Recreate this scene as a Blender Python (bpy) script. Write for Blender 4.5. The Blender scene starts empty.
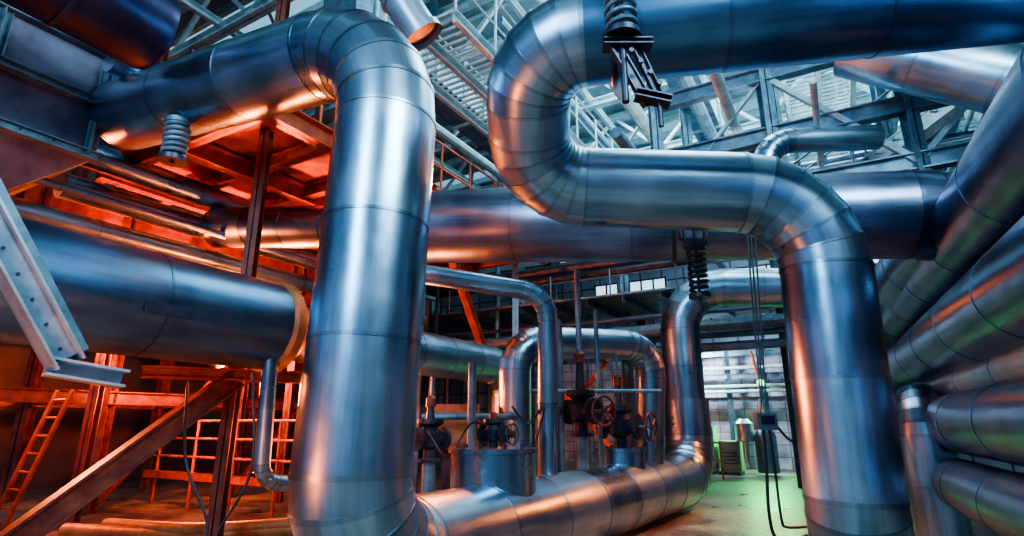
import bpy, math, random
from mathutils import Vector as V, Matrix
random.seed(7)
UD=V((.5,.866,0)); VD=V((-.866,.5,0)); ZD=V((0,0,1))
def B(u,v,z): return UD*u+VD*v+ZD*z
# ------------------------------------------------------------ materials
def nodes(name):
    m=bpy.data.materials.new(name); m.use_nodes=True
    nt=m.node_tree; b=nt.nodes['Principled BSDF']; return m,nt,b
def ramp(nt,fac,a,b,p0=.3,p1=.7):
    r=nt.nodes.new('ShaderNodeValToRGB'); e=r.color_ramp.elements
    e[0].position=p0;e[1].position=p1
    e[0].color=(*a,1);e[1].color=(*b,1); nt.links.new(fac,r.inputs['Fac']); return r.outputs['Color']
def noise(nt,vec,scale,detail=4,rough=.55):
    n=nt.nodes.new('ShaderNodeTexNoise'); n.inputs['Scale'].default_value=scale
    n.inputs['Detail'].default_value=detail; n.inputs['Roughness'].default_value=rough
    nt.links.new(vec,n.inputs['Vector']); return n.outputs['Fac']
def mapping(nt,vec,sc):
    m=nt.nodes.new('ShaderNodeMapping'); m.inputs['Scale'].default_value=sc
    nt.links.new(vec,m.inputs['Vector']); return m.outputs['Vector']
def mathn(nt,op,a,b):
    m=nt.nodes.new('ShaderNodeMath'); m.operation=op
    for i,x in enumerate((a,b)):
        if isinstance(x,(int,float)): m.inputs[i].default_value=x
        else: nt.links.new(x,m.inputs[i])
    return m.outputs[0]
def mix(nt,fac,a,b,mode='MIX'):
    m=nt.nodes.new('ShaderNodeMix'); m.data_type='RGBA'; m.blend_type=mode
    if isinstance(fac,(int,float)): m.inputs[0].default_value=fac
    else: nt.links.new(fac,m.inputs[0])
    for i,x in ((6,a),(7,b)):
        if isinstance(x,tuple): m.inputs[i].default_value=(*x,1)
        else: nt.links.new(x,m.inputs[i])
    return m.outputs[2]
def clad(name,c0,c1,rough=.28,bump=.25,metal=1.0):
    m,nt,b=nodes(name)
    uv=nt.nodes.new('ShaderNodeTexCoord')
    at=nt.nodes.new('ShaderNodeAttribute'); at.attribute_name='pv'
    sp=nt.nodes.new('ShaderNodeSeparateColor'); nt.links.new(at.outputs['Color'],sp.inputs[0])
    st=noise(nt,mapping(nt,uv.outputs['UV'],(9,.5,1)),2.0,5,.6)   # lengthwise rolling marks
    bl=noise(nt,uv.outputs['Object'],1.6,3,.5)
    f=mathn(nt,'ADD',mathn(nt,'MULTIPLY',st,.4),mathn(nt,'MULTIPLY',bl,.6))
    col=ramp(nt,f,c0,c1,.36,.64)
    pr=ramp(nt,sp.outputs[0],(.64,.69,.78),(1,1,1),0,1)
    col=mix(nt,1.0,col,pr,'MULTIPLY')
    col=mix(nt,mathn(nt,'MULTIPLY',sp.outputs[1],.7),col,(.04,.05,.08))
    nt.links.new(col,b.inputs['Base Color'])
    b.inputs['Metallic'].default_value=metal
    rr=mathn(nt,'ADD',mathn(nt,'MULTIPLY',bl,.14),rough-.07)
    rr=mathn(nt,'ADD',rr,mathn(nt,'MULTIPLY',sp.outputs[0],.06))
    nt.links.new(rr,b.inputs['Roughness'])
    bp=nt.nodes.new('ShaderNodeBump'); bp.inputs['Strength'].default_value=bump; bp.inputs['Distance'].default_value=.03
    bn=noise(nt,uv.outputs['Object'],2.4,1,.5)
    nt.links.new(bn,bp.inputs['Height']); nt.links.new(bp.outputs[0],b.inputs['Normal'])
    return m
def paint(name,c0,c1,rough=.5,metal=0.,scale=4,bump=.15):
    m,nt,b=nodes(name); tc=nt.nodes.new('ShaderNodeTexCoord')
    n=noise(nt,tc.outputs['Object'],scale,6,.65)
    nt.links.new(ramp(nt,n,c0,c1,.35,.65),b.inputs['Base Color'])
    b.inputs['Metallic'].default_value=metal; b.inputs['Roughness'].default_value=rough
    bp=nt.nodes.new('ShaderNodeBump'); bp.inputs['Strength'].default_value=bump; bp.inputs['Distance'].default_value=.01
    nt.links.new(noise(nt,tc.outputs['Object'],scale*9,4),bp.inputs['Height']); nt.links.new(bp.outputs[0],b.inputs['Normal'])
    return m
def emis(name,c,s):
    m,nt,b=nodes(name); b.inputs['Emission Color'].default_value=(*c,1); b.inputs['Emission Strength'].default_value=s
    b.inputs['Base Color'].default_value=(*c,1); return m
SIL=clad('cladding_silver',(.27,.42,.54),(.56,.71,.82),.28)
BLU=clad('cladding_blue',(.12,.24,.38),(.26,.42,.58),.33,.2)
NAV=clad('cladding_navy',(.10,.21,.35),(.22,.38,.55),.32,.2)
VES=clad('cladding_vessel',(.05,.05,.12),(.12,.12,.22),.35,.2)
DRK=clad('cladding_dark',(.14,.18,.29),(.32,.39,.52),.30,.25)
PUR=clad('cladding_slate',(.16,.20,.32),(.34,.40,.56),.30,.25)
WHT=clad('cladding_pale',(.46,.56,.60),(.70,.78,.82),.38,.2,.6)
STL=paint('steel_bluegrey',(.09,.16,.23),(.22,.34,.43),.45,.5)
STD=paint('steel_dark',(.02,.025,.045),(.06,.07,.11),.4,.5)
STP=paint('steel_pale',(.34,.48,.52),(.62,.76,.78),.5,.1)
ORG=paint('steel_redoxide',(.34,.05,.025),(.62,.13,.05),.4,.3)
YEL=paint('steel_ochre',(.28,.12,.05),(.52,.23,.09),.5,.2)
MAR=paint('steel_maroon',(.13,.03,.03),(.32,.08,.05),.4,.3)
BLK=paint('rubber_black',(.012,.012,.02),(.03,.03,.045),.4)
RED=paint('handwheel_maroon',(.05,.02,.025),(.12,.045,.05),.4,.2)
GRN=paint('equipment_green',(.22,.36,.22),(.38,.52,.33),.5)
# ------------------------------------------------------------ mesh builder
def perp(d):
    d=d.normalized(); up=ZD if abs(d.z)<.95 else V((0,1,0))
    a=d.cross(up).normalized(); b=a.cross(d).normalized(); return a,b
class MB:
    def __init__(s): s.v=[];s.f=[];s.m=[];s.mats=[];s.uv=[];s.sm=[]
    def mi(s,mat):
        if mat not in s.mats: s.mats.append(mat)
        return s.mats.index(mat)
    def face(s,idx,mat,smooth=False): s.f.append(idx); s.m.append(s.mi(mat)); s.sm.append(smooth)
    def prism(s,p0,p1,a,b,a0,a1,b0,b1,mat):
        n=len(s.v)
        for p in (p0,p1):
            for x,y in ((a0,b0),(a1,b0),(a1,b1),(a0,b1)): s.v.append(p+a*x+b*y)
        for q in ((0,1,2,3),(7,6,5,4),(0,4,5,1),(1,5,6,2),(2,6,7,3),(3,7,4,0)): s.face([n+i for i in q],mat)
    def beam(s,p0,p1,w,h,mat,kind='I',t=None):
        p0=V(p0);p1=V(p1); a,b=perp(p1-p0); t=t or max(.012,min(w,h)*.1)
        if kind=='box': s.prism(p0,p1,a,b,-w/2,w/2,-h/2,h/2,mat);return
        if kind=='I':
            s.prism(p0,p1,a,b,-w/2,w/2,h/2-t,h/2,mat); s.prism(p0,p1,a,b,-w/2,w/2,-h/2,-h/2+t,mat)
            s.prism(p0,p1,a,b,-t/2,t/2,-h/2,h/2,mat)
        if kind=='C':
            s.prism(p0,p1,a,b,-w/2,w/2,h/2-t,h/2,mat); s.prism(p0,p1,a,b,-w/2,w/2,-h/2,-h/2+t,mat)
            s.prism(p0,p1,a,b,-w/2,-w/2+t,-h/2,h/2,mat)
        if kind=='L':
            s.prism(p0,p1,a,b,-w/2,w/2,-h/2,-h/2+t,mat); s.prism(p0,p1,a,b,-w/2,-w/2+t,-h/2,h/2,mat)
    def box(s,c,dx,dy,dz,mat,x=UD,y=VD,z=ZD):
        c=V(c); s.prism(c-x*dx/2,c+x*dx/2,y,z,-dy/2,dy/2,-dz/2,dz/2,mat)
    def lathe(s,p,d,prof,mat,seg=20,cap=True):
        p=V(p); d=V(d).normalized(); a,b=perp(d); n=len(s.v)
        for t,r in prof:
            for i in range(seg):
                an=2*math.pi*i/seg; s.v.append(p+d*t+(a*math.cos(an)+b*math.sin(an))*r)
        for k in range(len(prof)-1):
            for i in range(seg):
                j=(i+1)%seg; s.face([n+k*seg+i,n+k*seg+j,n+(k+1)*seg+j,n+(k+1)*seg+i],mat,True)
        if cap:
            s.face([n+i for i in range(seg)][::-1],mat); k=(len(prof)-1)*seg; s.face([n+k+i for i in range(seg)],mat)
    def tube(s,p0,p1,r,mat,seg=12):
        p0=V(p0);p1=V(p1); s.lathe(p0,p1-p0,[(0,r),((p1-p0).length,r)],mat,seg)
    def poly(s,pts,r,mat,seg=8,closed=False):
        pts=[V(p) for p in pts]; n0=len(s.v); N=len(pts); a=None
        for i,p in enumerate(pts):
            if closed: t=(pts[(i+1)%N]-pts[i-1]).normalized()
            else: t=(pts[min(i+1,N-1)]-pts[max(i-1,0)]).normalized()
            if a is None: a,_=perp(t)
            a=(a-t*a.dot(t)).normalized(); b=t.cross(a)
            for k in range(seg):
                an=2*math.pi*k/seg; s.v.append(p+(a*math.cos(an)+b*math.sin(an))*r)
        for i in range(N if closed else N-1):
            j=(i+1)%N
            for k in range(seg):
                l=(k+1)%seg; s.face([n0+i*seg+k,n0+i*seg+l,n0+j*seg+l,n0+j*seg+k],mat,True)
        if not closed:
            s.face([n0+k for k in range(seg)][::-1],mat); s.face([n0+(N-1)*seg+k for k in range(seg)],mat)
    def curve(s,pts,r,mat,seg=10,sub=8):
        P=[V(p) for p in pts]; o=[]
        for i in range(len(P)-1):
            p0=P[max(i-1,0)];p1=P[i];p2=P[i+1];p3=P[min(i+2,len(P)-1)]
            for k in range(sub):
                t=k/sub; o.append(.5*((2*p1)+(p2-p0)*t+(2*p0-5*p1+4*p2-p3)*t*t+(3*p1-p0-3*p2+p3)*t**3))
        o.append(P[-1]); s.poly(o,r,mat,seg)
    def ring(s,c,nrm,R,r,mat,n=28,seg=8):
        c=V(c);a,b=perp(V(nrm)); s.poly([c+(a*math.cos(2*math.pi*i/n)+b*math.sin(2*math.pi*i/n))*R for i in range(n)],r,mat,seg,True)
    def wheel(s,c,nrm,R,mat,r=.018,spokes=5):
        s.ring(c,nrm,R,r,mat); a,b=perp(V(nrm)); c=V(c)
        for i in range(spokes):
            an=2*math.pi*i/spokes; s.tube(c,c+(a*math.cos(an)+b*math.sin(an))*R,r*.7,mat,6)
        s.lathe(c-V(nrm).normalized()*.03,nrm,[(0,.04),(.06,.04)],mat,10)
    def done(s,name,parent=None):
        me=bpy.data.meshes.new(name); me.from_pydata([tuple(v) for v in s.v],[],s.f)
        for m in s.mats: me.materials.append(m)
        me.polygons.foreach_set('material_index',s.m); me.polygons.foreach_set('use_smooth',s.sm)
        try: me.set_sharp_from_angle(angle=math.radians(35))
        except Exception: pass
        me.update(); ob=bpy.data.objects.new(name,me); bpy.context.collection.objects.link(ob)
        if parent: ob.parent=parent
        return ob
# ------------------------------------------------------------ clad pipe
def pipe(name,pts,r,bend=1.0,mat=SIL,seam=.95,seg=48,lip=.007,gore=15,mat2=None,cut=0):
    pts=[V(p) for p in pts]; nod=[]
    cur=pts[0]; bends=bend if isinstance(bend,(list,tuple)) else [bend]*(len(pts)-2)
    def straight(a,b,d):
        L=(b-a).length
        if L<.02: return
        n=max(1,round(L/seam))
        for i in range(1,n+1): nod.append((a+d*(L*i/n),d))
    d0=(pts[1]-pts[0]).normalized(); nod.append((pts[0],d0))
    for i in range(1,len(pts)-1):
        d1=(pts[i]-pts[i-1]).normalized(); d2=(pts[i+1]-pts[i]).normalized()
        ang=d1.angle(d2)
        if ang<.03: straight(cur,pts[i],d1); cur=pts[i]; continue
        R=bends[i-1]; T=R*math.tan(ang/2); s0=pts[i]-d1*T
        straight(cur,s0,d1); ax=d1.cross(d2).normalized(); cen=s0+ax.cross(d1).normalized()*R
        k=max(2,round(math.degrees(ang)/gore))
        for j in range(1,k+1):
            M=Matrix.Rotation(ang*j/k,3,ax); nod.append((cen+M@(s0-cen),(M@d1).normalized()))
        cur=pts[i]+d2*T
    straight(cur,pts[-1],(pts[-1]-pts[-2]).normalized())
    verts=[];faces=[];pv=[];uvs=[];mi=[]; a,_=perp(nod[0][1]); s=0
    def ringv(p,t,a,rr):
        b=t.cross(a); n=len(verts)
        for k in range(seg):
            an=2*math.pi*k/seg; verts.append(p+(a*math.cos(an)+b*math.sin(an))*rr)
        return n
    for i in range(len(nod)-1):
        p0,t0=nod[i];p1,t1=nod[i+1]; L=(p1-p0).length; rnd=random.random()
        a0=(a-t0*a.dot(t0)).normalized(); a1=(a0-t1*a0.dot(t1)).normalized(); e=min(.03,L*.2)
        q=e/L; pm=p0.lerp(p1,q); tm=t0.lerp(t1,q).normalized(); am=(a0-tm*a0.dot(tm)).normalized()
        R=[(ringv(p0,t0,a0,r),s),(ringv(p0,t0,a0,r+lip),s),(ringv(pm,tm,am,r+lip),s+e),(ringv(pm,tm,am,r),s+e),(ringv(p1,t1,a1,r),s+L)]
        for j in range(4):
            sv=1. if j in(0,2) else (.35 if j==1 else 0.)
            for k in range(seg):
                l=(k+1)%seg; A,sa=R[j];Bq,sb=R[j+1]
                faces.append((A+k,A+l,Bq+l,Bq+k)); pv.append((rnd,sv)); mi.append(1 if (mat2 and s<cut) else 0)
                u0=2*math.pi*r*k/seg;u1=2*math.pi*r*(k+1)/seg; o=rnd*7
                uvs+= [(u0+o,sa),(u1+o,sa),(u1+o,sb),(u0+o,sb)]
        a=a1; s+=L
    for idx,fl in ((0,True),(len(nod)-1,False)):
        p,t=nod[idx]; aa=(a-t*a.dot(t)).normalized(); n=ringv(p,t,aa,r); f=[n+k for k in range(seg)]
        faces.append(tuple(f[::-1] if fl else f)); pv.append((.5,0)); mi.append(0); uvs+=[(math.cos(k),math.sin(k)) for k in range(seg)]
    me=bpy.data.meshes.new(name); me.from_pydata([tuple(v) for v in verts],[],faces); me.materials.append(mat)
    if mat2: me.materials.append(mat2)
    me.polygons.foreach_set('material_index',mi)
    me.polygons.foreach_set('use_smooth',[True]*len(faces))
    at=me.attributes.new('pv','FLOAT_COLOR','CORNER'); uvl=me.uv_layers.new(name='UVMap'); dat=[]
    for f,(x,y) in zip(faces,pv): dat+= [x,y,0,1]*len(f)
    at.data.foreach_set('color',dat); uvl.data.foreach_set('uv',[c for q in uvs for c in q])
    try: me.set_sharp_from_angle(angle=math.radians(40))
    except Exception: pass
    me.update(); ob=bpy.data.objects.new(name,me); bpy.context.collection.objects.link(ob); return ob
# ------------------------------------------------------------ room
def room():
    m,nt,b=nodes('concrete_floor'); tc=nt.nodes.new('ShaderNodeTexCoord')
    n=noise(nt,tc.outputs['Object'],.9,8,.65); n2=noise(nt,tc.outputs['Object'],7,6,.7)
    col=ramp(nt,mathn(nt,'ADD',mathn(nt,'MULTIPLY',n,.6),mathn(nt,'MULTIPLY',n2,.4)),(.05,.045,.045),(.32,.28,.23),.42,.58)
    nt.links.new(col,b.inputs['Base Color']); nt.links.new(ramp(nt,n,(.2,)*3,(.65,)*3),b.inputs['Roughness'])
    bp=nt.nodes.new('ShaderNodeBump'); bp.inputs['Strength'].default_value=.3; bp.inputs['Distance'].default_value=.02
    nt.links.new(n2,bp.inputs['Height']); nt.links.new(bp.outputs[0],b.inputs['Normal'])
    mb=MB(); mb.box(B(9,5.5,-.1),36,29,.2,m); mb.done('floor')
    m2,nt,b=nodes('wall_panel'); tc=nt.nodes.new('ShaderNodeTexCoord')
    br=nt.nodes.new('ShaderNodeTexBrick'); br.offset=0; br.inputs['Scale'].default_value=1
    br.inputs['Color1'].default_value=(.26,.32,.40,1);br.inputs['Color2'].default_value=(.15,.18,.27,1);br.inputs['Mortar'].default_value=(.03,.03,.06,1)
    br.inputs['Mortar Size'].default_value=.04;br.inputs['Brick Width'].default_value=1.0;br.inputs['Row Height'].default_value=.8
    nt.links.new(tc.outputs['UV'],br.inputs['Vector'])
    nn=noise(nt,tc.outputs['Object'],1.2,7,.7)
    nt.links.new(mix(nt,.7,br.outputs['Color'],ramp(nt,nn,(.35,.33,.4),(1,1,1)),'MULTIPLY'),b.inputs['Base Color']); b.inputs['Roughness'].default_value=.55
    m3,nt,b=nodes('wall_sheet'); tc=nt.nodes.new('ShaderNodeTexCoord')
    nn=noise(nt,tc.outputs['Object'],.8,7,.7); nt.links.new(ramp(nt,nn,(.05,.035,.05),(.18,.12,.13)),b.inputs['Base Color']); b.inputs['Roughness'].default_value=.45; b.inputs['Metallic'].default_value=.4
    def wall(name,c,half,ax,mat,h=12):
        c=V(c);p=[c-ax*half,c+ax*half]
        me=bpy.data.meshes.new(name); me.from_pydata([tuple(p[0]),tuple(p[1]),tuple(p[1]+ZD*h),tuple(p[0]+ZD*h)],[],[(0,1,2,3)])
        uv=me.uv_layers.new(name='UVMap'); uv.data.foreach_set('uv',[0,0,2*half,0,2*half,h,0,h]); me.materials.append(mat)
        ob=bpy.data.objects.new(name,me); bpy.context.collection.objects.link(ob)
    wall('wall_back',B(25,5.5,0),14,VD,m2)
    wall('wall_left',B(9,19,0),17,UD,m3); wall('wall_right',B(9,-8,0),17,UD,m2)
    rf=paint('roof_sheet',(.20,.26,.29),(.36,.43,.46),.5,.1,1.5)
    mb=MB()
    u=-7.5
    while u<25:
        if int((u+7.5)/1.1)%5!=2: mb.box(B(u+.55,5.5,12.05),1.02,28,.08,rf)
        mb.box(B(u,5.5,11.9),.12,28,.2,STP); u+=1.1
    mb.done('ceiling')
    gl=emis('window_glass_daylight',(.5,.75,.9),1.2)
    for k,(v,z,w,hh) in enumerate([(3.2,7.3,3.4,1.6),(8,7.3,3.4,1.6),(-2,7.3,3.4,1.6)]):
        mb=MB(); mb.box(B(24.92,v,z),.04,w,hh,gl)
        for i in range(7): mb.box(B(24.86,v-w/2+w*i/6,z),.08,.07,hh+.1,STD)
        for i in range(3): mb.box(B(24.86,v,z-hh/2+hh*i/2),.08,w+.1,.07,STD)
        mb.done('window_%d'%(k+1))
room()
# ------------------------------------------------------------ big pipes
pipe('insulated_pipe',[(-5.75,7.42,6.1),(-1.26,5.15,5.72),(-1.36,4.98,.55),(3.9,12.9,.57),(3.9,12.95,2.2)],.50,[1.15,.72,.9],SIL,seam=1.15)
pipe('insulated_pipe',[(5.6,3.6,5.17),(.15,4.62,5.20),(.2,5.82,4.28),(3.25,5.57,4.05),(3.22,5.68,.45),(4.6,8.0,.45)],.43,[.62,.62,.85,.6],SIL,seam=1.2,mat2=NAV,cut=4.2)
pipe('insulated_duct',[(-1.6,8.58,4.76),(5.75,6.72,4.29),(7.6,10.5,4.3)],.58,[.8],DRK,seam=1.7)
pipe('insulated_pipe',[(-5.6,10.1,5.3),(-1.5,8.55,4.76)],.38,1,DRK)
pipe('insulated_pipe',[B(-2,6.67,3.05),B(5.0,6.67,2.98)],.59,1,BLU,seam=1.9)
pipe('insulated_pipe',[B(5.0,6.67,2.95),B(11.3,6.67,2.95),B(11.3,6.67,0.3)],.4,[.6],SIL)
pipe('riser_pipe',[(3.9,12.95,2.1),(3.9,12.9,4.8),(7.2,11.7,4.5)],.44,[.95],SIL)
RD=V((.461,.887,0))
def bundle(p,r,mat,L=8.2,back=6,drop=True,z2=.3):
    p=V(p); e=p+RD*L; pts=[p-RD*back,e]
    if drop: pts.append(V((e.x,e.y,z2)))
    pipe('bundle_pipe',pts,r,[r*1.6],mat,seam=2.0)
bundle((5.74,6.58,4.0),.50,DRK,7.2)
bundle((5.80,6.9,2.9),.48,DRK,6.4)
bundle((6.7,8.3,2.3),.26,WHT,6)
bundle((6.25,7.77,1.70),.44,PUR,5)
bundle((6.2,8.02,.84),.36,PUR,4.2,drop=False)
pipe('insulated_pipe',[(9.5,4.9,3.8),(5.3,7.55,7.4)],.46,1,SIL)
pipe('riser_pipe',[(6.5,9.2,0),(6.5,9.2,2.0),(8.5,12,2.0)],.36,[.5],SIL)
# ------------------------------------------------------------ smaller pipes
pipe('branch_pipe',[(-1.9,11.5,3.75),(-1.9,7.3,3.75),(.49,7.5,3.42),(.47,7.85,.9)],.135,[.3,.42],SIL,seam=1.2,seg=24)
pipe('arch_pipe',[(.05,9.6,.3),(.05,9.5,3.05),(2.6,10.5,3.1),(2.5,10.8,.95)],.27,[.5,.55],SIL,seam=1.2,seg=32)
for (v,z,r,u0,u1) in [(9.9,5.82,.22,3.4,9.5),(9.95,5.22,.2,3.4,9.8),(10.0,4.68,.17,2,10),(8.1,6.54,.2,3,12),(10.4,4.2,.12,-1,12),(9.4,5.0,.06,1,12)]:
    pipe('service_pipe',[B(u0,v,z),B(u1,v,z)],r,1,SIL,seam=2.2,seg=24)
pipe('drain_pipe',[(-3.15,7.35,2.6),(-3.12,7.4,1.0),(-2.0,8.6,.8)],.1,[.25],SIL,seam=.8,seg=20)
pipe('branch_pipe',[(3.9,8.3,4.9),(4.15,8.2,6.1),(5.9,8.15,6.15)],.2,[.45],SIL,seam=1.2,seg=24)
mb=MB(); p=V((-4.47,6.0,6.42)); d=(UD+ZD*-.02).normalized()
mb.lathe(p-d*5,d,[(0,.53),(4.9,.53),(5.0,.5),(5.04,.4),(5.08,.2)],VES,40)
for t in (1.2,2.6,4.0): mb.lathe(p-d*5+d*t,d,[(0,.545),(.05,.545)],STD,40)
mb.done('exhaust_cylinder')
mb=MB(); p=V((-1.9,6.6,8.0)); d=(V((-1.15,6.86,6.85))-p)
mb.lathe(p,d,[(0,.26),(.5,.26),(.5,.29),(.56,.29),(.56,.26),(1.1,.26),(1.1,.3),(1.2,.3)],WHT,28,False)
mb.lathe(p+d.normalized()*1.12,d,[(0,.27),(.01,.27)],STD,28); mb.done('vent_silencer')
def tee(loc,r,z1):
    mb=MB(); x,y=loc
    mb.lathe((x,y,.55),ZD,[(0,r),(z1-.55-.06,r),(z1-.6,r+.03),(z1-.55,r+.03),(z1-.55,r*.3)],SIL,40)
    for k in range(10):
        an=k*.628; mb.lathe((x+math.cos(an)*r*.85,y+math.sin(an)*r*.85,z1),ZD,[(0,.025),(.03,.025)],STD,6)
    mb.done('tee_stub')
tee((-.22,6.97),.50,1.42); tee((1.85,10.0),.40,1.30)
def valve(loc,s,wd,h=1.0,mat=STD):
    mb=MB(); p=V(loc)
    mb.lathe(p,ZD,[(0,.16*s),(.05*s,.16*s),(.05*s,.09*s),(.18*s,.09*s),(.22*s,.15*s),(.42*s,.17*s),(.5*s,.12*s),(.55*s,.2*s),(.62*s,.2*s),(.62*s,.07*s),(h*s,.05*s)],mat,20)
    w=V(wd).normalized(); c=p+ZD*.33*s
    mb.lathe(c-w*.3*s,w,[(0,.17*s),(.05*s,.17*s),(.06*s,.1*s),(.54*s,.1*s),(.55*s,.17*s),(.6*s,.17*s)],mat,18)
    mb.wheel(c+w*.48*s,w,.19*s,RED,.018*s); mb.tube(c,c+w*.5*s,.02*s,STL,8)
    mb.lathe(p+ZD*h*s,ZD,[(0,.08*s),(.12*s,.08*s),(.16*s,.04*s)],MAR,14)
    mb.tube(p+ZD*h*s,p+ZD*(h+.45)*s,.018*s,STL,6)
    mb.done('gate_valve')
valve((-.22,6.97,1.38),.6,(.75,-.6,0),.6)
valve((1.85,10.0,1.25),1.2,(.8,-.6,0),.9)
valve((-1.11,7.9,1.2),.9,(-.6,-.8,0),.8)
valve((1.1,9.2,1.5),1.15,(.5,-.8,0),1.0)
mb=MB()
mb.tube((-1.11,7.9,0),(-1.11,7.9,1.25),.09,STL); mb.tube((1.1,9.2,0),(1.1,9.2,1.65),.1,STL)
mb.poly([(-1.11,7.9,.5),(-.6,7.9,.5),(-.6,8.6,.5),(-.6,8.6,2.6)],.06,STL,10)
mb.tube((1.1,9.2,2.7),(1.1,9.2,4.2),.05,STL);mb.tube((.8,9.4,0),(.8,9.4,3.4),.05,STL);mb.tube((1.45,9.6,0),(1.45,9.6,3.6),.04,STL)
mb.tube((.3,9.2,2.2),(2.4,9.2,2.2),.03,STL); mb.tube((-1.4,9,1.8),(.1,9,1.8),.05,STL)
mb.curve([(.3,7.3,1.5),(.4,7.2,1.9),(.2,7.25,1.7),(0,7.1,1.9)],.015,BLK); mb.curve([(-1.1,7.6,1.6),(-.8,7.3,1.3),(-.5,7.2,1.7),(-.2,7.0,1.6)],.015,BLK)
mb.done('instrument_piping')
mb=MB(); mb.box((-.95,9.6,1.65),.8,.5,.7,ORG,V((1,0,0)),V((0,1,0))); mb.box((-.95,9.34,1.65),.6,.02,.5,YEL,V((1,0,0)),V((0,1,0))); mb.box((-.95,9.6,.65),.1,.4,1.3,STD); mb.done('junction_cabinet')
mb=MB(); mb.lathe(B(4.85,6.67,2.97),UD,[(0,.60),(.04,.64),(.16,.64),(.2,.59),(.3,.5),(.42,.42)],YEL,48)
mb.done('pipe_reducer')
mb=MB(); mb.beam(B(3.0,6.08,2.86),B(3.5,6.08,2.86),.02,.12,STD,'box'); mb.done('name_plate')
# ------------------------------------------------------------ spring hangers
def spring(mb,c,r,h,turns,wr,mat):
    c=V(c); N=turns*16; mb.poly([c+V((math.cos(t*6.283*turns/N)*r,math.sin(t*6.283*turns/N)*r,h*t/N)) for t in range(N+1)],wr,mat,8)
mb=MB(); x,y=.92,4.0
spring(mb,(x,y,4.85),.12,.9,10,.022,STL); mb.tube((x,y,4.2),(x,y,7.5),.03,STD)
mb.lathe((x,y,4.79),ZD,[(0,.16),(.05,.16)],STD); mb.lathe((x,y,5.75),ZD,[(0,.16),(.07,.16)],STD)
mb.beam((x-.16,y+.0,4.74),(x+.24,y,4.74),.14,.06,STD,'C')
mb.beam((x-.06,y,4.72),(x+.2,y+.05,4.2),.05,.1,STD,'I'); mb.beam((x+.1,y,4.75),(x+.3,y+.05,4.25),.04,.08,STD,'C')
mb.beam((x+.08,y,4.27),(x+.36,y,4.2),.12,.07,STD,'I')
for k in range(4): mb.lathe((x+.05+k*.07,y-.06,4.62-.1*k),V((0,-1,0)),[(0,.022),(.04,.022)],STD,6)
mb.tube((x+.27,y,4.2),(x+.27,y,3.98),.022,STD)
mb.ring((x+.02,4.47,5.2),V((1,-.18,0)),.445,.03,STD,36)
mb.done('spring_hanger')
mb=MB(); x,y=2.3,6.7
spring(mb,(x,y,3.25),.1,.55,8,.022,STD); mb.tube((x,y,3.0),(x,y,4.4),.02,STD)
mb.lathe((x,y,3.18),ZD,[(0,.13),(.05,.13)],STD); mb.lathe((x,y,3.82),ZD,[(0,.15),(.06,.15)],STD)
mb.box((x,y+.05,4.0),.34,.1,.1,STD,V((1,0,0)),V((0,1,0))); mb.tube((x-.13,y,3.9),(x-.13,y,4.3),.02,STD); mb.tube((x+.13,y,3.9),(x+.13,y,4.3),.02,STD)
mb.ring((x,7.62,4.52),V((1,-.25,0)),.6,.03,STD,36)
mb.done('spring_hanger')
mb=MB(); spring(mb,(-4.35,6.55,5.0),.13,.45,6,.03,STL); mb.tube((-4.35,6.55,4.9),(-4.35,6.55,6.6),.03,STD); mb.lathe((-4.35,6.55,4.93),ZD,[(0,.17),(.06,.17)],STD); mb.lathe((-4.35,6.55,5.45),ZD,[(0,.17),(.06,.17)],STL); mb.done('spring_hanger')
# ------------------------------------------------------------ hanging cables & switch box
mb=MB()
for dx in (-.05,.0,.06): mb.tube((3.06+dx,6.75,4.6),(3.14+dx*.6,7.2,1.9),.012,STL,6)
mb.box((3.14,7.2,1.72),.24,.14,.2,STL,V((1,0,0)),V((0,1,0)))
mb.box((3.14,7.12,1.74),.16,.02,.1,BLK,V((1,0,0)),V((0,1,0)))
mb.curve([(3.1,7.2,1.62),(3.1,7.22,1.2),(3.08,7.25,.7),(3.14,7.3,.40),(3.35,7.35,.34),(3.55,7.35,.4)],.02,BLK)
mb.curve([(3.18,7.2,1.62),(3.2,7.22,1.1),(3.22,7.25,.6),(3.3,7.3,.5),(3.6,7.35,.5)],.016,BLK)
mb.curve([(3.25,7.2,1.7),(3.4,7.15,1.5),(3.55,7.1,1.55),(3.6,7.05,1.9)],.016,BLK)
mb.tube((3.6,7.05,1.6),(3.6,7.05,1.98),.06,BLK,10)
mb.done('pendant_switch')
# ------------------------------------------------------------ left foreground steel
mb=MB(); TR=paint('trough_steel',(.26,.40,.50),(.46,.62,.72),.35,.7)
mb.beam((-4.12,3.45,3.88),(-3.47,4.40,2.14),.24,.2,TR,'C',.02); mb.beam((-3.56,4.33,2.12),(-3.2,4.70,2.05),.24,.14,TR,'C',.02)
mb.beam((-4.05,3.50,3.85),(-3.44,4.38,2.2),.05,.26,STL,'box')
for k in range(9):
    t=k/8; mb.lathe(V((-4.02,3.55,3.63)).lerp(V((-3.49,4.32,2.25)),t),V((.8,-.6,0)),[(0,.014),(.04,.014)],STD,6)
mb.done('cable_trough')
mb=MB(); mb.beam((-5.4,5.6,-.0),(-3.75,7.75,2.3),.2,.26,MAR,'I',.03); mb.beam((-4.7,7.2,2.33),(-2.9,8.2,2.33),.2,.16,ORG,'I',.03)
mb.beam((-3.8,7.8,0),(-3.8,7.8,2.3),.16,.16,MAR,'I'); mb.box((-5.35,5.65,.02),.5,.5,.04,STD); mb.done('pipe_support_brace')
mb=MB()
for o in (0,.5): mb.beam(V((-8.4,9.75,0))+VD*-o,V((-7.3,9.2,2.2))+VD*-o,.04,.08,ORG,'box')
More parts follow.
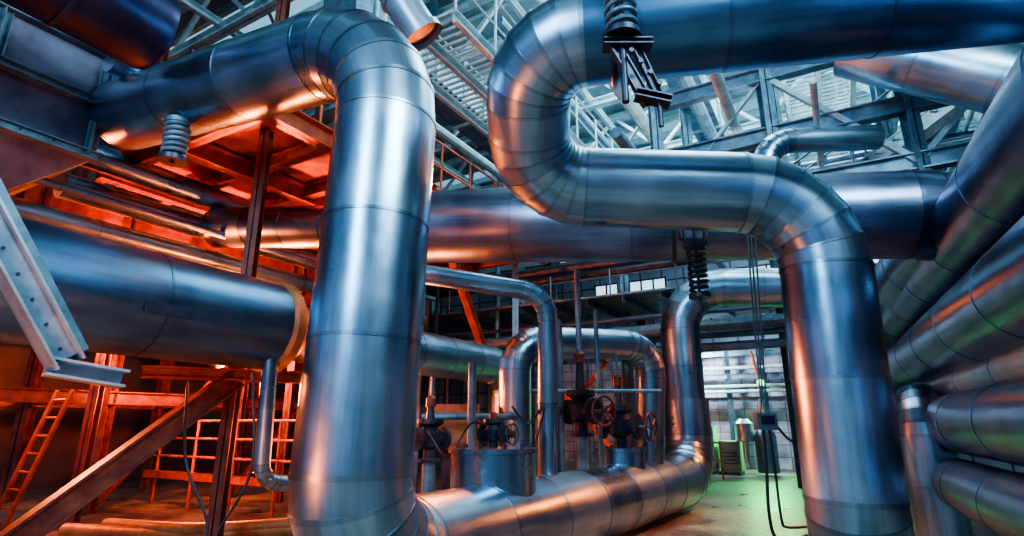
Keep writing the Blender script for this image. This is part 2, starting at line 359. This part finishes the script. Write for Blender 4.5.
for k in range(8):
    t=(k+.5)/8; p=V((-8.4,9.75,0)).lerp(V((-7.3,9.2,2.2)),t); mb.tube(p,p-VD*.5,.018,ORG,8)
mb.done('step_ladder')
mb=MB()
for v in [6.9+1.35*k for k in range(6)]:
    mb.tube(B(7.6,v,0),B(7.6,v,1.75),.035,ORG,8)
for z in (1.0,1.38,1.75): mb.tube(B(7.6,6.9,z),B(7.6,14.1,z),.03,ORG,8)
mb.beam(B(7.6,6.9,.6),B(7.6,14.1,.6),.1,.16,ORG,'C'); mb.done('safety_railing')
mb=MB()
for (a,b_) in [(6,.25),(6.6,.18)]: mb.curve([(-a,9,b_),(-4.3,8.6,b_),(-2.2,9.6,b_)],.1,YEL,14)
mb.curve([(-4.1,7.2,2.2),(-3.7,6.7,1.3),(-3.3,6.6,.6),(-3.5,6.4,.25),(-3.9,6.2,.2)],.016,BLK)
mb.curve([(-3.2,7.0,2.3),(-2.9,6.6,1.2),(-3.1,6.4,.5),(-2.5,6.3,.4),(-2.2,6.4,.7)],.014,BLK)
mb.done('ground_conduits')
# boiler casing upper left
mb=MB()
hop=paint('casing_grey',(.10,.10,.17),(.24,.24,.34),.4,.5,1.2)
U0,U1,V0,V1=-2.0,3.3,8.7,12.5
a=[B(U0,V0,5.3),B(U1,V0,5.3),B(U1,V1,5.3),B(U0,V1,5.3)]; b2=[p+ZD*2.4 for p in a]; lo=[B(U0+.5,V0+.9,4.5),B(U1-.9,V0+.9,4.5),B(U1-.9,V1-.9,4.5),B(U0+.5,V1-.9,4.5)]
n=len(mb.v); mb.v+=lo+a+b2
for L in (0,4):
    for i in range(4): j=(i+1)%4; mb.face([n+L+i,n+L+j,n+L+4+j,n+L+4+i],hop)
mb.face([n,n+3,n+2,n+1],hop); mb.face([n+8,n+9,n+10,n+11],hop)
for u in (-1.9,-.6,.7,2.0,3.2): mb.beam(B(u,V0-.04,5.3),B(u,V0-.04,7.7),.1,.12,STL,'I')
for z in (5.3,6.1,6.9,7.65): mb.beam(B(U0,V0-.06,z),B(U1,V0-.06,z),.12,.12,STL,'I')
for k in range(15): mb.lathe(B(U0+.2+k*.35,V0-.12,5.3),-VD,[(0,.02),(.03,.02)],STD,6)
mb.done('boiler_casing')
# added red-orange panel box, for the orange glow behind the service pipes
mb=MB(); mb.box(B(9,12.0,5.0),11,.9,1.5,ORG)
for k in range(9): mb.box(B(3.8+k*1.3,12.0,5.0),.08,1.05,1.65,MAR)
mb.done('added_glow_panel')
# orange platform
mb=MB()
for v in (6.5,8.6,10.8): mb.beam(B(4.2,v,6.0),B(13,v,6.0),.2,.32,ORG,'I')
for k in range(8): mb.beam(B(4.4+k*1.2,6.3,6.05),B(4.4+k*1.2,11.4,6.05),.16,.24,ORG,'I')
mb.box(B(8.6,9.2,6.24),8.8,4.4,.05,ORG)
for u in (5,9,13):
    for v in (7.4,11.2): mb.beam(B(u,v,0),B(u,v,12),.16,.16,MAR if v>8 or u==5 else STL,'I')
for k in range(9): mb.tube(B(4.3+k*1.05,6.6,6.25),B(4.3+k*1.05,6.6,7.35),.025,ORG,8)
for z in (6.8,7.35): mb.tube(B(4.3,6.6,z),B(12.9,6.6,z),.025,ORG,8)
mb.beam(B(9,11.2,.2),B(13,11.2,5.9),.14,.14,ORG,'L'); mb.beam(B(13,11.2,.2),B(9,11.2,5.9),.14,.14,ORG,'L')
mb.beam(B(13,7,.2),B(9,7,5.9),.16,.16,ORG,'I')
mb.done('steel_platform')
mb=MB()
for u in (6,9,12,15):
    for v in (13,16.5): mb.beam(B(u,v,0),B(u,v,9),.26,.26,MAR,'I')
for z in (2.2,3.6,7.0):
    for v in (13,16.5): mb.beam(B(4,v,z),B(17,v,z),.2,.26,MAR if z!=3.6 else ORG,'I')
    for u in (6,9,12,15): mb.beam(B(u,13,z),B(u,16.5,z),.16,.2,ORG,'I')
for u in (6,9,12): mb.beam(B(u,13,0),B(u+3,13,3.6),.12,.12,MAR,'L'); mb.beam(B(u+3,13,3.6),B(u,13,7),.12,.12,ORG,'L')
mb.done('steel_frame')
# ------------------------------------------------------------ roof trusses etc.
for k,u in enumerate([2.5,6,9.5,13,16.5,20,23.5]):
    mb=MB(); mb.beam(B(u,-8,10.2),B(u,19,10.2),.22,.22,STP,'I'); mb.beam(B(u,-8,11.7),B(u,19,11.7),.22,.22,STP,'I')
    v=-8; up=False
    while v<18.5:
        mb.beam(B(u,v,10.2 if not up else 11.7),B(u,v+1.5,11.7 if not up else 10.2),.1,.1,STP,'L'); up=not up; v+=1.5
    mb.done('roof_truss')
mb=MB()
for v in range(-7,19,3): mb.beam(B(-7,v,10.35),B(25,v,10.35),.12,.18,STP,'C')
for v in (-4,2,8):
    for u in range(0,24,4): mb.beam(B(u,v,10.3),B(u+4,v+3,10.3),.08,.08,STP,'L')
mb.done('roof_bracing')
mb=MB()
for (v,z,w) in ((7.2,9.3,.9),(2.2,9.5,.7),(-3,9.2,.8)):
    mb.box(B(14,v,z),16,w,w*.8,STL)
    for k in range(9): mb.box(B(6.5+k*1.9,v,z),.07,w+.1,w*.8+.1,STP)
mb.done('ventilation_duct')
def catwalk(u0,u1,v0,v1,z,mat=STP,rail=True,step=.16):
    mb=MB(); u=u0
    while u<=u1: mb.box(B(u,(v0+v1)/2,z),.03,v1-v0,.05,mat); u+=step
    for v in (v0,(v0+v1)/2,v1): mb.beam(B(u0,v,z-.12),B(u1,v,z-.12),.1,.2,mat,'C')
    if rail:
        for v in (v0,v1):
            u=u0
            while u<=u1: mb.tube(B(u,v,z),B(u,v,z+1.1),.025,mat,6); u+=1.2
            for zz in (.55,1.1): mb.tube(B(u0,v,z+zz),B(u1,v,z+zz),.022,mat,6)
    mb.done('catwalk')
catwalk(6,14,4.5,6.0,8.0); catwalk(15.5,16.7,-7,12,7.0); catwalk(4,22,-5.5,-4.3,7.0); catwalk(9,19,-1,.2,8.4)
mb=MB(); s0=V((5.3,9.6,5.4)); s1=V((8.6,8.4,7.8)); sd=V((.35,.94,0)).normalized()
for o in (0,.9): mb.beam(s0+sd*o,s1+sd*o,.08,.26,STP,'C',.02)
for k in range(11): mb.box(s0.lerp(s1,(k+.5)/11)+sd*.45,.28,.9,.04,STP,V((1,0,0)),sd)
for o in (0,.9):
    for k in range(4): p=s0.lerp(s1,k/3)+sd*o; mb.tube(p,p+ZD*1,.025,STL,6)
    mb.tube(s0+sd*o+ZD,s1+sd*o+ZD,.025,STL,6)
mb.done('steel_stair')
mb=MB()
for z in (5.6,6.6,7.8): mb.beam(B(10,-5.5,z),B(10,2.5,z),.2,.28,STL,'I'); mb.beam(B(13,-6,z+.3),B(13,6,z+.3),.2,.28,STP,'I')
for v in (-5.5,-3.5,-1.5,.5,2.5): mb.beam(B(10,v,5),B(10,v,10),.2,.2,STL,'I'); mb.beam(B(13,v,0 if v<-2 else 5),B(13,v,10),.2,.2,STL,'I')
for v in (-5.5,-1.5): mb.beam(B(10,v,5.6),B(10,v+2,7.8),.1,.1,STP,'L'); mb.beam(B(10,v+4,5.6),B(10,v+2,7.8),.1,.1,STP,'L')
mb.done('steel_frame')
mb=MB()
for v in (-6,-2,1.2,6,10,14): mb.beam(B(18,v,0),B(18,v,10.2),.3,.3,STL,'I')
for z in (4.6,5.6,6.8): mb.beam(B(18,-7,z),B(18,16,z),.2,.34,STL,'I')
for k in range(20): mb.beam(B(15,-6+k*1.1,5.1),B(20,-6+k*1.1,5.1),.12,.2,STL,'C')
mb.box(B(17.5,4,5.25),5,22,.06,STL)
for k in range(12): mb.tube(B(15,-6+k*1.9,5.25),B(15,-6+k*1.9,6.35),.025,STL,6)
for z in (5.8,6.35): mb.tube(B(15,-6,z),B(15,15,z),.025,STL,6)
mb.beam(B(18,6,.2),B(18,10,4.5),.15,.15,ORG,'L'); mb.beam(B(18,10,.2),B(18,6,4.5),.15,.15,ORG,'L')
mb.done('mezzanine')
mb=MB()
for k in range(16):
    z=random.choice([3.6,4.1,4.4,6.2,7.5,8.2,9.0]); u=14+random.random()*6; r=random.choice([.06,.1,.16])
    mb.tube(B(u,-6,z),B(u,15,z),r,random.choice([STL,STD,SIL,PUR]),10)
for k in range(14):
    v=-5+random.random()*18; z=random.choice([6.3,7.2,8.4,9.4]); mb.tube(B(8,v,z),B(24,v,z),random.choice([.05,.1,.15]),random.choice([STL,STP,SIL]),10)
for k in range(16):
    v=5+random.random()*12; u=12+random.random()*10; mb.tube(B(u,v,0),B(u,v,random.choice([4,6,9])),random.choice([.05,.08,.14]),random.choice([STL,STD,MAR]),10)
mb.done('pipe_rack')
# far aisle
brk,nt,b=nodes('glazed_block'); tc=nt.nodes.new('ShaderNodeTexCoord')
br=nt.nodes.new('ShaderNodeTexBrick'); br.offset=0; br.inputs['Scale'].default_value=1; br.inputs['Brick Width'].default_value=.5; br.inputs['Row Height'].default_value=.45; br.inputs['Mortar Size'].default_value=.02
br.inputs['Color1'].default_value=(.66,.64,.76,1);br.inputs['Color2'].default_value=(.40,.42,.54,1);br.inputs['Mortar'].default_value=(.20,.18,.26,1)
nn=noise(nt,tc.outputs['UV'],1.1,6,.7)
nt.links.new(tc.outputs['UV'],br.inputs['Vector']); nt.links.new(mix(nt,1.,br.outputs['Color'],ramp(nt,nn,(.45,.42,.5),(1,1,1),.4,.6),'MULTIPLY'),b.inputs['Base Color'])
me=bpy.data.meshes.new('block_partition'); q=[B(24.7,-3,0),B(24.7,13,0),B(24.7,13,4.4),B(24.7,-3,4.4)]
me.from_pydata([tuple(p) for p in q],[],[(0,1,2,3)]); me.uv_layers.new(name='UVMap').data.foreach_set('uv',[0,0,16,0,16,4.4,0,4.4]); me.materials.append(brk)
ob=bpy.data.objects.new('block_partition',me); bpy.context.collection.objects.link(ob)
mb=MB()
for (v,w,hh,dz) in [(4.6,.8,1.5,0),(3.7,.7,1.0,0)]:
    mb.box(B(22,v,hh/2+.1),.8,w,hh,GRN); mb.box(B(21.58,v,hh/2+.2),.03,w*.8,hh*.7,STL); mb.box(B(21.6,v,.05),.9,w*1.05,.1,STD)
    for k in range(4): mb.box(B(21.55,v,hh*.35+k*.12),.03,w*.6,.03,STD)
mb.lathe(B(21.6,2.5,.1),ZD,[(0,.35),(1.2,.35),(1.4,.22),(1.6,.1)],STL,20)
mb.lathe(B(21.6,3.15,.4),ZD,[(0,.1),(.7,.1),(.7,.3),(1.3,.3),(1.45,.15)],WHT,20)
mb.done('pump_cabinet')
mb=MB(); mb.lathe(B(21,-.8,0),ZD,[(0,.4),(.1,.4),(.12,.3),(4.5,.3),(4.52,.36),(4.7,.36)],WHT,24); mb.done('storage_column')
mb=MB()
for v in (1.2,2.6,3.9,5.2): mb.beam(B(24,v,0),B(24,v,4.6),.18,.18,STL,'I')
for z in (2.6,3.5,4.4): mb.beam(B(24,0,z),B(24,6,z),.14,.2,STL,'I')
for z in (2.9,3.1,3.8): mb.tube(B(23.7,0,z),B(23.7,8,z),.06,STP,8)
mb.curve([B(23.6,2.9,4.4),B(23.6,2.7,3),B(23.6,2.9,1.6)],.05,ORG)
mb.done('wall_framing')
mb=MB()
for k in range(4): mb.tube(B(19.5,3.6+k*.9,0),B(19.5,3.6+k*.9,1.1),.03,YEL,6)
for z in (.55,1.1): mb.tube(B(19.5,3.6,z),B(19.5,6.3,z),.03,YEL,6)
mb.done('safety_railing')
# ------------------------------------------------------------ lights
def area(name,loc,tgt,size,power,col):
    l=bpy.data.lights.new(name,'AREA'); l.shape='RECTANGLE'; l.size=size[0]; l.size_y=size[1]; l.energy=power; l.color=col
    o=bpy.data.objects.new(name,l); o.location=loc; o.rotation_euler=(V(tgt)-V(loc)).to_track_quat('-Z','Y').to_euler(); bpy.context.collection.objects.link(o)
def lamp(loc,tgt,power,col,s=.35,es=20,ang=2.4):
    mb=MB(); p=V(loc); d=(V(tgt)-p).normalized()
    mb.lathe(p-d*.3,d,[(0,.1),(.12,.14),(.3,s*.6),(.32,s*.62)],STD,20,True); mb.lathe(p+d*.025,d,[(0,s*.55),(.01,s*.55)],emis('lamp_lens',col,es),20)
    mb.done('floodlight_or_fill')
    l=bpy.data.lights.new('floodlight_or_fill_beam','SPOT'); l.energy=power; l.color=col; l.spot_size=ang; l.spot_blend=.6; l.shadow_soft_size=s
    o=bpy.data.objects.new('floodlight_or_fill_beam',l); o.location=p+d*.1; o.rotation_euler=d.to_track_quat('-Z','Y').to_euler(); bpy.context.collection.objects.link(o)
OC=(1.0,.18,.035)
area('added_cool_light',(5,-3,10),(1,6,3),(5,2.4),1050,(.58,.88,1))  # added key light, upper right near the camera, no opening there
area('added_cool_light',(-5,-4,8),(-2.5,7,3),(2.4,5),680,(.42,.72,1))  # added cool fill from front left, brightens the left pipes
area('added_cool_light',tuple(B(12,3,11.6)),tuple(B(12,3,0)),(6,9),1200,(.62,.92,1))  # this and the next: added ceiling lights for daylight through the roof gaps
area('added_cool_light',tuple(B(20,0,11.6)),tuple(B(20,0,0)),(5,9),1000,(.62,.92,1))
lamp(tuple(B(11,1,6.9)),tuple(B(13,2,12)),300,(.7,.95,1),.5,3,2.8)  # added uplight, only there to brighten the roof
lamp((-6.2,12.5,2.6),(-4,6,4.5),2800,OC)
lamp((-9.5,9.5,3.4),(-4,9,3),1300,OC)
lamp((-7.0,8.6,3.6),tuple(B(10,12,5)),1600,OC,.3,20,2.4)
lamp(tuple(B(7,11.0,3.0)),tuple(B(10,18,3)),800,OC,.35,20,2.8)
lamp((-2.2,10.2,1.2),(-4,8.5,5),700,OC)
lamp((.2,11.5,6.6),(-1.6,5,4.0),3200,OC,.35,20,1.0)
lamp((-3.2,3.2,1.0),(-1.8,6,6),180,OC)
lamp((5.6,10.2,3.6),(3.6,9.8,0),450,(1,.20,.03),.3,20,1.8)
lamp(tuple(B(15,.2,4.2)),tuple(B(13,1.8,0)),1100,(1,.30,.05),.3,20,1.3)
lamp(tuple(B(23.3,2.6,3.2)),tuple(B(20.6,3.4,0)),1100,(.18,1,.28),.3,3.5,1.7)
lamp(tuple(B(22,5.2,4.5)),tuple(B(24,3.0,2)),900,(.8,.95,1),.3,3,2.4)  # added cool fill, brightens the dark far end
w=bpy.data.worlds.new('world'); bpy.context.scene.world=w; w.use_nodes=True; nt=w.node_tree
bg=nt.nodes['Background']; tc=nt.nodes.new('ShaderNodeTexCoord'); sx=nt.nodes.new('ShaderNodeSeparateXYZ'); nt.links.new(tc.outputs['Generated'],sx.inputs[0])
c=ramp(nt,mathn(nt,'ADD',mathn(nt,'MULTIPLY',sx.outputs[2],.5),.5),(.045,.05,.13),(.20,.46,.60),.4,.9); nt.links.new(c,bg.inputs[0]); bg.inputs[1].default_value=1.15
# ------------------------------------------------------------ camera
cd=bpy.data.cameras.new('camera'); cd.sensor_width=36; cd.lens=560/1024*36; cam=bpy.data.objects.new('camera',cd)
cam.location=(0,0,1.7); cam.rotation_euler=(math.radians(90+15.5),0,0); bpy.context.collection.objects.link(cam); bpy.context.scene.camera=cam
vs=bpy.context.scene.view_settings; vs.view_transform='AgX'
try: vs.look='AgX - Medium High Contrast'
except Exception: pass
vs.exposure=.5
